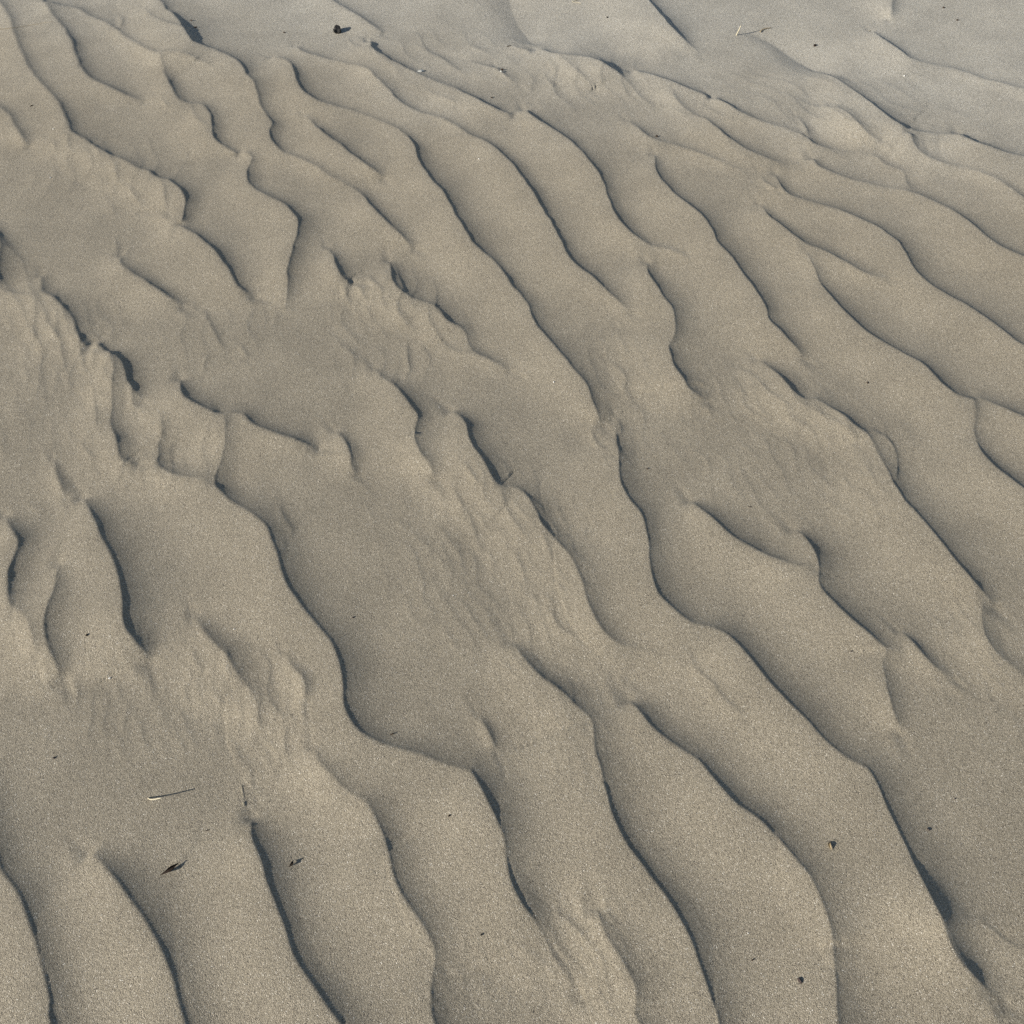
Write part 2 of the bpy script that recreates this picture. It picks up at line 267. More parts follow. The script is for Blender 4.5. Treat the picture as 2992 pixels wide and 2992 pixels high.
H0 = 0.0158
QT = np.linspace(0, 4, 2001); ERFC = np.array([math.erfc(v) for v in QT])
crest_rng = np.random.RandomState(11)
def add_crest(P, wf=1.0, sign=1.0, sharp=0.065, open0=False, open1=False):
    """P: rows x, y, a. Adds one asymmetric ripple (steep lee left of travel) to Z."""
    P = catmull(P, 0.012); P[:, 2] = np.clip(P[:, 2], 0, 3)
    wob = np.convolve(crest_rng.randn(len(P) + 2), (.3, .4, .3), mode='valid') * .0011 * np.clip(P[:, 1] / 1.2, .8, 1.6)
    tg = np.gradient(P[:, :2], axis=0) if len(P) > 2 else np.ones((len(P), 2)); tg /= np.hypot(tg[:, 0], tg[:, 1])[:, None] + 1e-9
    P[:, 0] -= tg[:, 1] * wob; P[:, 1] += tg[:, 0] * wob
    kk = np.exp(-(np.arange(-5, 6) * .012 / .03) ** 2); kk /= kk.sum(); P[:, 2] = np.convolve(np.pad(P[:, 2], 5, mode='edge'), kk, mode='valid')
    arc = np.concatenate([[0], np.cumsum(np.hypot(np.diff(P[:, 0]), np.diff(P[:, 1])))])
    tp = min(0.014, 0.3 * arc[-1])
    if not open0: P[:, 2] *= smooth(arc / tp)
    if not open1: P[:, 2] *= smooth((arc[-1] - arc) / tp)
    # carry the line on with no height: away from the crest the swell dies out gradually past its ends
    def tail(p, q):
        d = p[:2] - q[:2]; d = d / (np.hypot(*d) + 1e-9)
        return np.array([(p[0] + d[0] * k * .012, p[1] + d[1] * k * .012, 0) for k in range(1, 13)])
    P = np.vstack([tail(P[0], P[min(2, len(P) - 1)])[::-1], P, tail(P[-1], P[max(-3, -len(P))])])
    ker = np.exp(-(np.arange(-12, 13) * .012 / .06) ** 2); ker /= ker.sum()
    AS = np.convolve(np.pad(P[:, 2], 12), ker, mode='valid')
    P[:, 2] = np.interp(P[:, 2], (0, 1, 1.5, 3), (0, 1, 1.44, 2.3))
    amax = P[:, 2].max(); wsc = wf * (0.24 + 0.78 * min(amax, 1.6))
    micro = sign > 0 and sharp > 0 and amax < 0.56
    short = 1.0 if open0 or open1 else float(np.clip(arc[-1] / 0.18, .5, 1))   # short ripples stay low and narrow
    wsc *= short
    R = 0.27 * (max(wsc, .4) if micro else wsc)
    x0, x1 = np.searchsorted(XS, [P[:, 0].min() - R, P[:, 0].max() + R])
    y0, y1 = np.searchsorted(YS, [P[:, 1].min() - R, P[:, 1].max() + R])
    if x1 - x0 < 2 or y1 - y0 < 2: return
    D = np.full((y1 - y0, x1 - x0), 1e3); S = np.zeros_like(D); A = np.zeros_like(D); AW = np.zeros_like(D)
    # a smooth run of normals so that the side changes only at the crest itself
    for (ax, ay, aa), (bx, by, ba), sa, sb in zip(P[:-1], P[1:], AS[:-1], AS[1:]):
        i0, i1 = np.searchsorted(XS, [min(ax, bx) - R, max(ax, bx) + R]); j0, j1 = np.searchsorted(YS, [min(ay, by) - R, max(ay, by) + R])
        if i1 - i0 < 1 or j1 - j0 < 1: continue
        gx = XS[None, i0:i1]; gy = YS[j0:j1, None]
        ux, uy = bx - ax, by - ay; L2 = ux * ux + uy * uy + 1e-12
        t = np.clip(((gx - ax) * ux + (gy - ay) * uy) / L2, 0, 1)
        dx = gx - (ax + t * ux); dy = gy - (ay + t * uy)
        d = np.sqrt(dx * dx + dy * dy)
        sl = (slice(j0 - y0, j1 - y0), slice(i0 - x0, i1 - x0))
        m = d < D[sl]
        D[sl] = np.where(m, d, D[sl]); A[sl] = np.where(m, aa + (ba - aa) * t, A[sl]); AW[sl] = np.where(m, sa + (sb - sa) * t, AW[sl])
        S[sl] = np.where(m, np.sign(ux * (gy - ay) - uy * (gx - ax)), S[sl])
    win = smooth((R - D) / (0.55 * R))
    q = D / (wf * short * (0.24 + 0.78 * np.clip(np.maximum(AW, .9 * A), 0.1, 1.6)))
    nr = np.where(AW > 0.04, D, 9.0)
    mix = smooth(q / 0.06); A = A * (1 - mix) + AW * mix
    fs = float(np.clip(P[:, 1].mean() / 1.1, 1, 2.3)); sh = sharp * fs
    lee = sh * np.exp(-q / (0.0032 * fs)) + (1 - sh) * (.77 * np.interp(q / 0.0445, QT, ERFC) + .23 * np.exp(-q / .085))
    t_ = np.clip(q / 0.128, 0, 1); sto = 0.55 * (0.5 + 0.5 * np.cos(np.pi * t_)) + 0.45 * (1 - np.sqrt(t_ * t_ + .004) + .063) * (t_ < 1)
    h = sign * H0 * short * A * np.where(S > 0, lee, sto) * win
    if micro:                              # a little scarp only: thin step, hardly any back slope
        f = float(np.clip(P[:, 1].mean() / 1.1, 0.9, 2.2)); d = D / f
        h = 0.0045 * f * A * np.where(S > 0, .5 * np.exp(-d / .0028) + .5 * np.exp(-d / .010), .5 + .5 * np.cos(np.pi * np.clip(d / .07, 0, 1))) * win
    (ZM if micro else Z)[y0:y1, x0:x1] += h
    NEAR[y0:y1, x0:x1] = np.minimum(NEAR[y0:y1, x0:x1], nr)

rng = random.Random(7)
surveyed = []
for line in CRESTS.strip().splitlines():
    flags, body = line.split('|', 1)
    wf = 1.0
    if 'w=' in flags: wf = float(flags.split('w=')[1])
    kf = 1.0
    if 'k=' in flags: kf = float(flags.split('k=')[1]); flags = flags.split('k=')[0]
    pts = []; tile = None; last = 1.0
    raw = []
    for part in body.replace(';', ' ; ').split():
        if part == ';': continue
        if part in TILE: tile = part; continue
        v = [float(q) for q in part.split(',')]
        raw.append((tile, v[0], v[1], v[2] if len(v) > 2 else None))
    ks = [i for i, r in enumerate(raw) if r[3] is not None]
    for i, r in enumerate(raw):
        if r[3] is not None: a = r[3]
        else: a = float(np.interp(i, ks, [raw[k][3] for k in ks]))
        gx, gy = to_ground(*pix(r[0], r[1], r[2]), z=0.0 if 'v' in flags else 0.8 * H0 * a)
        pts.append((gx, gy, a * kf))
    def run_on(p, q):                     # carry a ripple on past the surveyed edge, then let it die out
        dx, dy = p[0] - q[0], p[1] - q[1]; L = math.hypot(dx, dy); ang = math.atan2(dy, dx); out = []; x, y = p[0], p[1]
        n = rng.randint(5, 9)
        for k in range(1, n + 1):
            ang += rng.uniform(-.22, .22); x += .07 * math.cos(ang); y += .07 * math.sin(ang)
            out.append((x, y, p[2] * min(1, (n - k) / 3)))
        return out
    if 'o' in flags: pts = run_on(pts[0], pts[1])[::-1] + pts
    if 'O' in flags.split('w=')[0]: pts = pts + run_on(pts[-1], pts[-2])
    surveyed.append((pts, wf, -1.0 if 'v' in flags else 1.0, 0.0 if 's' in flags else 0.065, 'o' in flags, 'O' in flags))
for args in surveyed: add_crest(*args)

# patches of dense fine wrinkles: centre and half size in photo pixels, run direction, number
wr = random.Random(5)
for cx, cy, hw, hh, dx, dy, n, top in ((q_[0], q_[1], q_[2] * 1.25, q_[3] * 1.2) + q_[4:] for q_ in (
        (170, 1090, 190, 230, .12, 1, 46, .34), (330, 520, 220, 130, .2, 1, 26, .26), (430, 2030, 330, 190, .18, 1, 60, .32), (760, 2090, 160, 170, .3, 1, 20, .38),
        (1440, 1640, 300, 330, .5, 1, 70, .32), (1150, 940, 190, 170, .32, 1, 34, .36), (2300, 1300, 330, 220, .8, 1, 52, .30),
        (1730, 2780, 180, 200, .5, 1, 30, .34), (1400, 2850, 220, 130, .4, 1, 18, .22), (640, 950, 150, 110, .4, 1, 16, .28), (2380, 330, 380, 140, 1, .55, 26, .34),
        (1330, 170, 260, 90, 1, .6, 22, .34), (1720, 240, 200, 90, .8, 1, 16, .34), (2850, 1960, 150, 260, .5, 1, 16, .24),
        (1800, 1150, 120, 200, .5, 1, 12, .26), (480, 1330, 170, 110, .15, 1, 14, .26), (1700, 2130, 200, 200, .5, 1, 12, .2))):
    g0 = to_ground(cx, cy); g1 = to_ground(cx + dx, cy + dy); ang = math.atan2(g1[1] - g0[1], g1[0] - g0[0])
    ex, ey = math.cos(ang), math.sin(ang); f = max(.8, g0[1] / 1.1)
    q = [to_ground(cx + sx_ * hw, cy + sy_ * hh) for sx_, sy_ in ((-1, 0), (1, 0), (0, -1), (0, 1))]
    rx = abs(q[1][0] - q[0][0]) / 2; ry = abs(q[3][1] - q[2][1]) / 2; ph = wr.uniform(0, 6)
    p = -max(rx, ry)
    while p < max(rx, ry):
        p += .021 * f * wr.uniform(.7, 1.4); t = -max(rx, ry) + wr.uniform(0, .08); lp = wr.uniform(-.5, .5)
        while t < max(rx, ry):
            m = wr.randint(7, 16); P = []; a0 = .78 * top * wr.uniform(.55, 1.2)
            for k in range(m):
                tt = t + k * .011 * f; off = p + .007 * f * math.sin(tt * 42 / f + ph) + .003 * f * math.sin(tt * 95 / f + lp * 6 + p * 60)
                gx = g0[0] + ex * tt - ey * off; gy = g0[1] + ey * tt + ex * off
                e2 = ((gx - g0[0]) / rx) ** 2 + ((gy - g0[1]) / ry) ** 2
                P.append((gx, gy, a0 * math.sin(math.pi * (k + .4) / (m - .2)) ** .7 * max(0, min(1, 1.6 * (1 - e2)))))
            if max(v[2] for v in P) > .06: add_crest(P)
            t += m * .011 * f + wr.uniform(-.01, .05) * f

# ripples of the same kind beyond the surveyed patch
def outside(x, y):
    """0 inside the surveyed trapezoid, rising to 1 a little way outside it."""
    half = 0.64 + (y - 0.49) * (1.50 - 0.64) / (3.37 - 0.49)
    d = max(abs(x) - half, 0.49 - y, y - 3.37)
    return min(1, max(0, (d - 0.03) / 0.10))
rg = random.Random(21)
head = math.radians(-65); hx, hy = math.cos(head), math.sin(head); nx_, ny_ = -hy, hx
for i in range(-42, 43):
    for j in range(-12, 13):
        s = i * 0.155 + rg.uniform(-.04, .04); t = j * 0.62 + rg.uniform(-.3, .3)
        cx, cy = nx_ * s + hx * t, 1.9 + ny_ * s + hy * t
        if not (-3.2 < cx < 3.2 and -0.9 < cy < 5.2): rg.random(); continue
        n = rg.randint(7, 14); ang = head + rg.uniform(-.25, .25); x, y = cx, cy; P = []; top = rg.uniform(.45, 1.05)
        for k in range(n):
            P.append((x, y, top * min(1, k / 2.5, (n - 1 - k) / 2.5) * outside(x, y)))
            ang += rg.uniform(-.3, .3) + (head - ang) * .25
            x += .07 * math.cos(ang); y += .07 * math.sin(ang)
        if max(p[2] for p in P) > .15: add_crest(P)

# soften everything a little way off the sharp crest lines (loose sand cannot hold creases)
def blur(a, n):
    for ax in (0, 1):
        for _ in range(2):
            pad = [(0, 0), (0, 0)]; pad[ax] = (n + 1, n)
            c = np.cumsum(np.pad(a, pad, mode='edge'), axis=ax)
            k = 2 * n + 1
            a = (c[k:] - c[:-k] if ax == 0 else c[:, k:] - c[:, :-k]) / k
    return a
# ripples are cut out of the plain as much as heaped on it: take the local mean level away
Z -= 0.45 * blur(blur(Z, 28), 20); ZM -= .9 * blur(ZM, 20)
B1 = blur(Z, 1); B2 = blur(Z, 3)
w1 = smooth((NEAR - 0.005) / 0.010); w2 = blur(smooth((NEAR - 0.016) / 0.03), 2)
Z = Z * (1 - w1) + B1 * w1; Z = Z * (1 - w2) + B2 * w2
w3 = blur(smooth((NEAR - 0.030) / 0.04), 5); Z = Z * (1 - w3) + blur(Z, 9) * w3
Z += ZM

# wide, low undulation of the beach and faint unevenness of the blown sand
def vnoise(sc, seed):
    """cheap smooth value noise on the grid"""
    r = np.random.RandomState(seed); T = r.rand(256, 256)
    fx = XS / sc; fy = YS / sc
    ix = np.floor(fx).astype(int); iy = np.floor(fy).astype(int)
    tx = smooth(fx - ix)[None, :]; ty = smooth(fy - iy)[:, None]
    a = T[np.ix_(iy % 256, ix % 256)]; b = T[np.ix_(iy % 256, (ix + 1) % 256)]
    c = T[np.ix_((iy + 1) % 256, ix % 256)]; d = T[np.ix_((iy + 1) % 256, (ix + 1) % 256)]
    return (a * (1 - tx) + b * tx) * (1 - ty) + (c * (1 - tx) + d * tx) * ty - .5
Z += 0.014 * vnoise(0.9, 1) + 0.0026 * vnoise(0.19, 2) + 0.0006 * vnoise(0.055, 3) + 0.00010 * vnoise(0.016, 4)
far = smooth((np.maximum(np.abs(XS)[None, :] - 3.0, np.abs(YS[:, None] - 2.0) - 3.2)) / 6.0)
Z += far * (0.25 * vnoise(4.0, 5) + 0.9 * vnoise(15.0, 6))

def ground_z(x, y):
    i = min(max(np.searchsorted(XS, x) - 1, 0), NX - 2); j = min(max(np.searchsorted(YS, y) - 1, 0), NY - 2)
    tx = (x - XS[i]) / (XS[i + 1] - XS[i]); ty = (y - YS[j]) / (YS[j + 1] - YS[j])
    return float((Z[j, i] * (1 - tx) + Z[j, i + 1] * tx) * (1 - ty) + (Z[j + 1, i] * (1 - tx) + Z[j + 1, i + 1] * tx) * ty)

def spot(px, py):
    """the point of the sand surface seen at a photo pixel"""
    z = 0.0
    for _ in range(6):
        x, y = to_ground(px, py, z); z = ground_z(x, y)
    return Vector((x, y, z))

def spot_t(s):
    t, x, y = s.replace(',', ' ').split(); return spot(*pix(t, float(x), float(y)))

me = bpy.data.meshes.new('sand_ground')
GX, GY = np.meshgrid(XS, YS)
co = np.stack([GX, GY, Z], -1).reshape(-1, 3).astype(np.float32)
me.vertices.add(NX * NY); me.vertices.foreach_set('co', co.ravel())
idx = np.arange(NX * NY, dtype=np.int32).reshape(NY, NX)
quads = np.stack([idx[:-1, :-1], idx[:-1, 1:], idx[1:, 1:], idx[1:, :-1]], -1).reshape(-1, 4)
me.loops.add(quads.size); me.loops.foreach_set('vertex_index', quads.ravel())
me.polygons.add(len(quads)); me.polygons.foreach_set('loop_start', np.arange(0, quads.size, 4, dtype=np.int32))
me.polygons.foreach_set('use_smooth', np.ones(len(quads), dtype=bool))
me.update(calc_edges=True)
print('SAND', NX, NY, 2 * len(quads), 'tris', Z.min(), Z.max())
ground = bpy.data.objects.new('sand_ground', me); COL.objects.link(ground)
ground['kind'] = 'structure'; ground['label'] = 'wind-rippled grey-tan beach sand in low sunlight'

# ------------------------------------------------------------------ materials
def sand_material():
    m = bpy.data.materials.new('sand'); m.use_nodes = True; t = m.node_tree; N = t.nodes; L = t.links
    p = N['Principled BSDF']
    p.inputs['Roughness'].default_value = 0.6; p.inputs['Specular IOR Level'].default_value = 0.45
    tc = N.new('ShaderNodeTexCoord')
    vor = N.new('ShaderNodeTexVoronoi'); vor.inputs['Scale'].default_value = 980; L.new(tc.outputs['Object'], vor.inputs['Vector'])
    sep = N.new('ShaderNodeSeparateColor'); L.new(vor.outputs['Color'], sep.inputs[0])
    ramp = N.new('ShaderNodeValToRGB'); L.new(sep.outputs[0], ramp.inputs[0])
    e = ramp.color_ramp.elements
    e[0].position = 0.0; e[0].color = (0.09, 0.078, 0.062, 1)
    e[1].position = 1.0; e[1].color = (0.90, 0.87, 0.78, 1)
    for pos, c in ((0.05, (0.20, 0.170, 0.128, 1)), (0.2, (0.322, 0.280, 0.206, 1)), (0.5, (0.390, 0.343, 0.253, 1)), (0.8, (0.455, 0.403, 0.302, 1)), (0.95, (0.56, 0.495, 0.39, 1)), (0.985, (0.66, 0.60, 0.49, 1))):
        k = e.new(pos); k.color = c
    # wide, faint variation of the mineral mix
    big = N.new('ShaderNodeTexNoise'); big.inputs['Scale'].default_value = 9; big.inputs['Detail'].default_value = 4; L.new(tc.outputs['Object'], big.inputs['Vector'])
    mr = N.new('ShaderNodeMapRange'); mr.inputs[1].default_value = .3; mr.inputs[2].default_value = .7; mr.inputs[3].default_value = .90; mr.inputs[4].default_value = 1.08
    L.new(big.outputs[0], mr.inputs[0])
    fine = N.new('ShaderNodeTexNoise'); fine.inputs['Scale'].default_value = 260; fine.inputs['Detail'].default_value = 3; L.new(tc.outputs['Object'], fine.inputs['Vector'])
    mf = N.new('ShaderNodeMapRange'); mf.inputs[1].default_value = .3; mf.inputs[2].default_value = .7; mf.inputs[3].default_value = .93; mf.inputs[4].default_value = 1.07
    L.new(fine.outputs[0], mf.inputs[0])
    mm = N.new('ShaderNodeMath'); mm.operation = 'MULTIPLY'; L.new(mr.outputs[0], mm.inputs[0]); L.new(mf.outputs[0], mm.inputs[1])
    mul = N.new('ShaderNodeVectorMath'); mul.operation = 'SCALE'; L.new(ramp.outputs[0], mul.inputs[0]); L.new(mm.outputs[0], mul.inputs['Scale'])
    # past a wavering line at the far side the base colour turns paler, greyer
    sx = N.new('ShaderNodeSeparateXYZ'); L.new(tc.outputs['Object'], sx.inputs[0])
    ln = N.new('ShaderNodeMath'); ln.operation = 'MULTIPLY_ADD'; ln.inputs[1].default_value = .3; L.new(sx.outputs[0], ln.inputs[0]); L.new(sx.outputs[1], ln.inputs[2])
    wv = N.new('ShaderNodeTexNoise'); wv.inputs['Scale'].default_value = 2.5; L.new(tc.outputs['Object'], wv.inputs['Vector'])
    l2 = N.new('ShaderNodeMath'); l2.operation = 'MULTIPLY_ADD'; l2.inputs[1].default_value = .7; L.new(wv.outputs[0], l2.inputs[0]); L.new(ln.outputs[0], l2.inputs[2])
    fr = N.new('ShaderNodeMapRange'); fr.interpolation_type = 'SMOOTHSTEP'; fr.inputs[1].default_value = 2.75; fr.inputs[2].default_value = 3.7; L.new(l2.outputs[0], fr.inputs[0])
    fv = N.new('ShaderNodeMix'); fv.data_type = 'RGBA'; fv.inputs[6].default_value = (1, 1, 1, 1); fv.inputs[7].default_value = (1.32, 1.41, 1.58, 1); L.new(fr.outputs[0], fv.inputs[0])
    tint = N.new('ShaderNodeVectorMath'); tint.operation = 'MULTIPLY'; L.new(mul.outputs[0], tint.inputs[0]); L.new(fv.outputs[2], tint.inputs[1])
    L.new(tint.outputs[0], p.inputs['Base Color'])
    p.inputs['Sheen Weight'].default_value = .12; p.inputs['Sheen Roughness'].default_value = .5
    # grains stand proud of each other
    b1 = N.new('ShaderNodeBump'); b1.inputs['Strength'].default_value = 1.0; b1.inputs['Distance'].default_value = 0.0007
    inv = N.new('ShaderNodeMath'); inv.operation = 'MULTIPLY_ADD'; inv.inputs[1].default_value = -0.9; L.new(vor.outputs['Distance'], inv.inputs[0]); L.new(sep.outputs[1], inv.inputs[2])
    L.new(inv.outputs[0], b1.inputs['Height'])
    b2 = N.new('ShaderNodeBump'); b2.inputs['Strength'].default_value = 1.0; b2.inputs['Distance'].default_value = 0.0005
    L.new(fine.outputs[0], b2.inputs['Height']); L.new(b2.outputs[0], b1.inputs['Normal'])
    L.new(b1.outputs[0], p.inputs['Normal'])
    return m
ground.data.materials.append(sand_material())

def mat(name, c, rough=.7, spec=.3, var=.25, scale=300, c2=None):
    m = bpy.data.materials.new(name); m.use_nodes = True; t = m.node_tree; N = t.nodes; L = t.links
    p = N['Principled BSDF']; p.inputs['Roughness'].default_value = rough; p.inputs['Specular IOR Level'].default_value = spec
    tc = N.new('ShaderNodeTexCoord'); no = N.new('ShaderNodeTexNoise'); no.inputs['Scale'].default_value = scale; no.inputs['Detail'].default_value = 4
    L.new(tc.outputs['Object'], no.inputs['Vector'])
    r = N.new('ShaderNodeValToRGB'); L.new(no.outputs[0], r.inputs[0])
    a = c2 or tuple(x * (1 - var) for x in c)
    r.color_ramp.elements[0].position = .35; r.color_ramp.elements[0].color = (*a, 1)
    r.color_ramp.elements[1].position = .65; r.color_ramp.elements[1].color = (*[min(1, x * (1 + var)) for x in c], 1)
    L.new(r.outputs[0], p.inputs['Base Color'])
    b = N.new('ShaderNodeBump'); b.inputs['Distance'].default_value = .0006; b.inputs['Strength'].default_value = .6
    L.new(no.outputs[0], b.inputs['Height']); L.new(b.outputs[0], p.inputs['Normal'])
    return m
M = {'charcoal': mat('charcoal', (.018, .018, .018), .6, .4),
     'straw': mat('straw', (.58, .53, .40), .6, .3, .15), 'strawdark': mat('weathered_straw', (.38, .30, .18), .7, .2, .2),
     'bark': mat('dark_bark', (.055, .040, .030), .8, .2), 'husk': mat('brown_husk', (.032, .023, .018), .8, .15, .3),
     'seed': mat('dark_seed', (.045, .032, .030), .5, .4), 'shell': mat('white_shell', (.55, .56, .53), .4, .4, .08),
     'quartz': mat('quartz', (.85, .85, .83), .15, .6, .05), 'blade': mat('dry_blade', (.52, .48, .36), .6, .3, .15)}

def link(name, me_, m, label, cat, group=None, parent=None):
    o = bpy.data.objects.new(name, me_); COL.objects.link(o)
    if m: me_.materials.append(M[m])
    if parent is not None: o.parent = parent
    else:
        o['label'] = label; o['category'] = cat
        if group: o['group'] = group
    return o

def tube_mesh(name, pts, radii, sides=8, flat=1.0):
    """a continuous tapered stem through world points given relative to its base"""
    bm = bmesh.new(); rings = []
    pts = [Vector(p) for p in pts]
    for i, p in enumerate(pts):
        d = (pts[min(i + 1, len(pts) - 1)] - pts[max(i - 1, 0)]).normalized()
        a = d.cross(Vector((0, 0, 1)));  a = a.normalized() if a.length > 1e-4 else Vector((1, 0, 0)); b = d.cross(a)
        rings.append([bm.verts.new(p + a * math.cos(2 * math.pi * k / sides) * radii[i] + b * math.sin(2 * math.pi * k / sides) * radii[i] * flat) for k in range(sides)])
    for r0, r1 in zip(rings[:-1], rings[1:]):
        for k in range(sides): bm.faces.new((r0[k], r0[(k + 1) % sides], r1[(k + 1) % sides], r1[k]))
    bm.faces.new(rings[0][::-1]); bm.faces.new(rings[-1])
    bmesh.ops.recalc_face_normals(bm, faces=bm.faces)
    me_ = bpy.data.meshes.new(name); bm.to_mesh(me_); bm.free()
    for f in me_.polygons: f.use_smooth = True
    return me_

def bez(ps, n=14):
    ps = [Vector(p) for p in ps]; out = []
    Q = [2 * ps[0] - ps[1]] + ps + [2 * ps[-1] - ps[-2]]
    seg = max(2, n // (len(ps) - 1))
    for i in range(1, len(Q) - 2):
        for k in range(seg):
            t = k / seg; a, b, c, d = Q[i - 1], Q[i], Q[i + 1], Q[i + 2]
            out.append(.5 * (2 * b + (c - a) * t + (2 * a - 5 * b + 4 * c - d) * t * t + (3 * b - a - 3 * c + d) * t ** 3))
    out.append(ps[-1]); return out

def lump_mesh(name, sx, sy, sz, seed, rough=.3, cuts=5, sub=2):
    """an angular chip: a ball knocked flat on several sides and roughened"""
    r = random.Random(seed); bm = bmesh.new(); bmesh.ops.create_icosphere(bm, subdivisions=sub, radius=1)
    planes = []
    for _ in range(cuts):
        n = Vector((r.gauss(0, 1), r.gauss(0, 1), r.gauss(0, .8))).normalized(); planes.append((n, r.uniform(.5, .8)))
    off = Vector((r.random() * 9, r.random() * 9, r.random() * 9))
    for v in bm.verts:
        for n, d in planes:
            k = v.co.dot(n)
            if k > d: v.co -= n * (k - d)
        v.co *= 1 + rough * noise.noise(v.co * 1.7 + off)
        v.co = Vector((v.co.x * sx, v.co.y * sy, v.co.z * sz))
    me_ = bpy.data.meshes.new(name); bm.to_mesh(me_); bm.free()
    for f in me_.polygons: f.use_smooth = False
    return me_

def husk_mesh(name, L, W, lift, curl, seed, n=14, m=7, th=.0006):
    """a dry curled leaf scrap, pointed at both ends, with real thickness"""
    r = random.Random(seed); bm = bmesh.new(); top = []; bot = []
    for i in range(n + 1):
        t = i / n; wdt = W * (math.sin(math.pi * t) ** 1.25) * (1 + .18 * math.sin(9 * t + seed)) + .0002
        x = (t - .5) * L; zc = lift * math.sin(math.pi * t); yb = .12 * L * math.sin(2.4 * (t - .4))
        ra, rb = [], []
        for j in range(m + 1):
            s = j / m - .5; y = yb + s * wdt; z = zc + curl * (2 * s) ** 2 * wdt + r.uniform(-1, 1) * th * .3
            ra.append(bm.verts.new((x, y, z + th / 2))); rb.append(bm.verts.new((x, y, z - th / 2)))
        top.append(ra); bot.append(rb)
    for i in range(n):
        for j in range(m):
            bm.faces.new((top[i][j], top[i + 1][j], top[i + 1][j + 1], top[i][j + 1]))
            bm.faces.new((bot[i][j], bot[i][j + 1], bot[i + 1][j + 1], bot[i + 1][j]))
        bm.faces.new((top[i][0], bot[i][0], bot[i + 1][0], top[i + 1][0]))
        bm.faces.new((top[i][m], top[i + 1][m], bot[i + 1][m], bot[i][m]))
    for k in (0, n):
        for j in range(m):
            q = (top[k][j], top[k][j + 1], bot[k][j + 1], bot[k][j]); bm.faces.new(q if k == 0 else q[::-1])
    bmesh.ops.recalc_face_normals(bm, faces=bm.faces)
    me_ = bpy.data.meshes.new(name); bm.to_mesh(me_); bm.free()
    for f in me_.polygons: f.use_smooth = True
    return me_

# ------------------------------------------------------------------ things lying on the sand
# charcoal piece on the far flat
b = spot(988, 94)
o = link('charcoal_piece', lump_mesh('charcoal_piece', .0125, .012, .0135, 5, .25, 7, 3), 'charcoal',
         'jagged black charcoal lump casting a long shadow on the far smooth sand', 'charcoal')
o.location = b + Vector((0, 0, .0085)); o.rotation_euler = (.2, .15, .6)
sp = tube_mesh('spur', bez([(-.004, -.004, -.004), (-.011, -.006, -.003), (-.0145, -.004, .001), (-.015, -.002, .004)]), [.0034] * 4 + [.003] * 4 + [.0022] * 4 + [.0012])
link('spur', sp, 'charcoal', None, None, parent=o)

def stalk(name, base_px, tip_px, shadow_px, r0, label, cat, m='straw', bend=(0, 0, 0)):
    """a standing stem whose tip is fixed by where it and its shadow are seen"""
    B = spot(*base_px); S = spot(*shadow_px)
    u = (tip_px[0] / PX - .5) * K; v = (.5 - tip_px[1] / PX) * K
    d = Vector((u, CP + v * SP, -SP + v * CP)); C = Vector((0, 0, CAMH))
    # nearest points of the sight line and the sun line
    e = to_sun; w0 = C - S; a, bb, c = d.dot(d), d.dot(e), e.dot(e); dd, ee = d.dot(w0), e.dot(w0)
    den = a * c - bb * bb; t = (a * ee - bb * dd) / den
    T = S + e * max(t, .004)
    midp = (B + T) / 2 + Vector(bend)
    P = [Vector((0, 0, -.004)), Vector((0, 0, 0)), midp - B, T - B]
    path = bez(P, 18); n = len(path)
    me_ = tube_mesh(name, path, [r0 * (1 - .35 * k / (n - 1)) for k in range(n)])
    o = link(name, me_, m, label, cat); o.location = B
    return o
z3 = lambda x, y: (420 + x * 200 / 1932, 2290 + y * 200 / 1932)
stalk('dry_stalk', z3(125, 405), z3(520, 455), z3(1440, 142), .0012, 'pale dry stalk sticking up with a long thin dark shadow on the left', 'stalk', bend=(-.004, -.0025, 0))
z2 = lambda x, y: (2130 + x * 170 / 1932, 50 + y * 170 / 1932)
stalk('straw_piece', z2(245, 600), z2(350, 455), z2(1030, 440), .0021, 'pale straw leaning up at far right with a long shadow', 'straw')

def stem(name, pts_px, r, m, label, cat, lift=.0008, flat=.7, taper=.5, group=None):
    P = [spot(*p) + Vector((0, 0, lift + r * .4)) for p in pts_px]; B = P[0].copy()
    path = bez([p - B for p in P], 16); n = len(path)
    o = link(name, tube_mesh(name, path, [r * (1 - taper * k / (n - 1)) for k in range(n)], 7, flat), m, label, cat, group); o.location = B
    return o
stem('twig', [z2(1030, 520), z2(1110, 440), z2(1220, 405), z2(1400, 378)], .0018, 'strawdark', 'small crooked twig lying at the end of the far straw shadow', 'twig', .002)
stem('dry_grass_blade', [(704.5, 2297), (706.5, 2310), (708, 2322), (710, 2334)], .00045, 'blade', 'thin pale grass blade half buried beside a ripple crest at lower left', 'grass blade')
stem('dry_grass_blade', [(711, 2344), (711.4, 2352), (711.8, 2358)], .0008, 'blade', 'short buried end of a pale grass blade, below the longer one', 'grass blade')
T = lambda s: pix(s.split()[0], *[float(q) for q in s.split()[1].split(',')])
stem('grass_thread', [T('a -20,168'), T('a 60,160'), T('a 150,147'), T('a 230,133'), T('a 300,122')], .0005, 'strawdark', 'hair-thin dry grass thread lying across the ripples at top left', 'grass thread', .0006)
stem('forked_straw', [T('b 1335,0'), T('b 1315,6'), T('b 1297,13'), T('b 1330,18'), T('b 1350,22')], .0013, 'straw', 'bent pale straw at the top edge of the sand', 'straw', .0015)

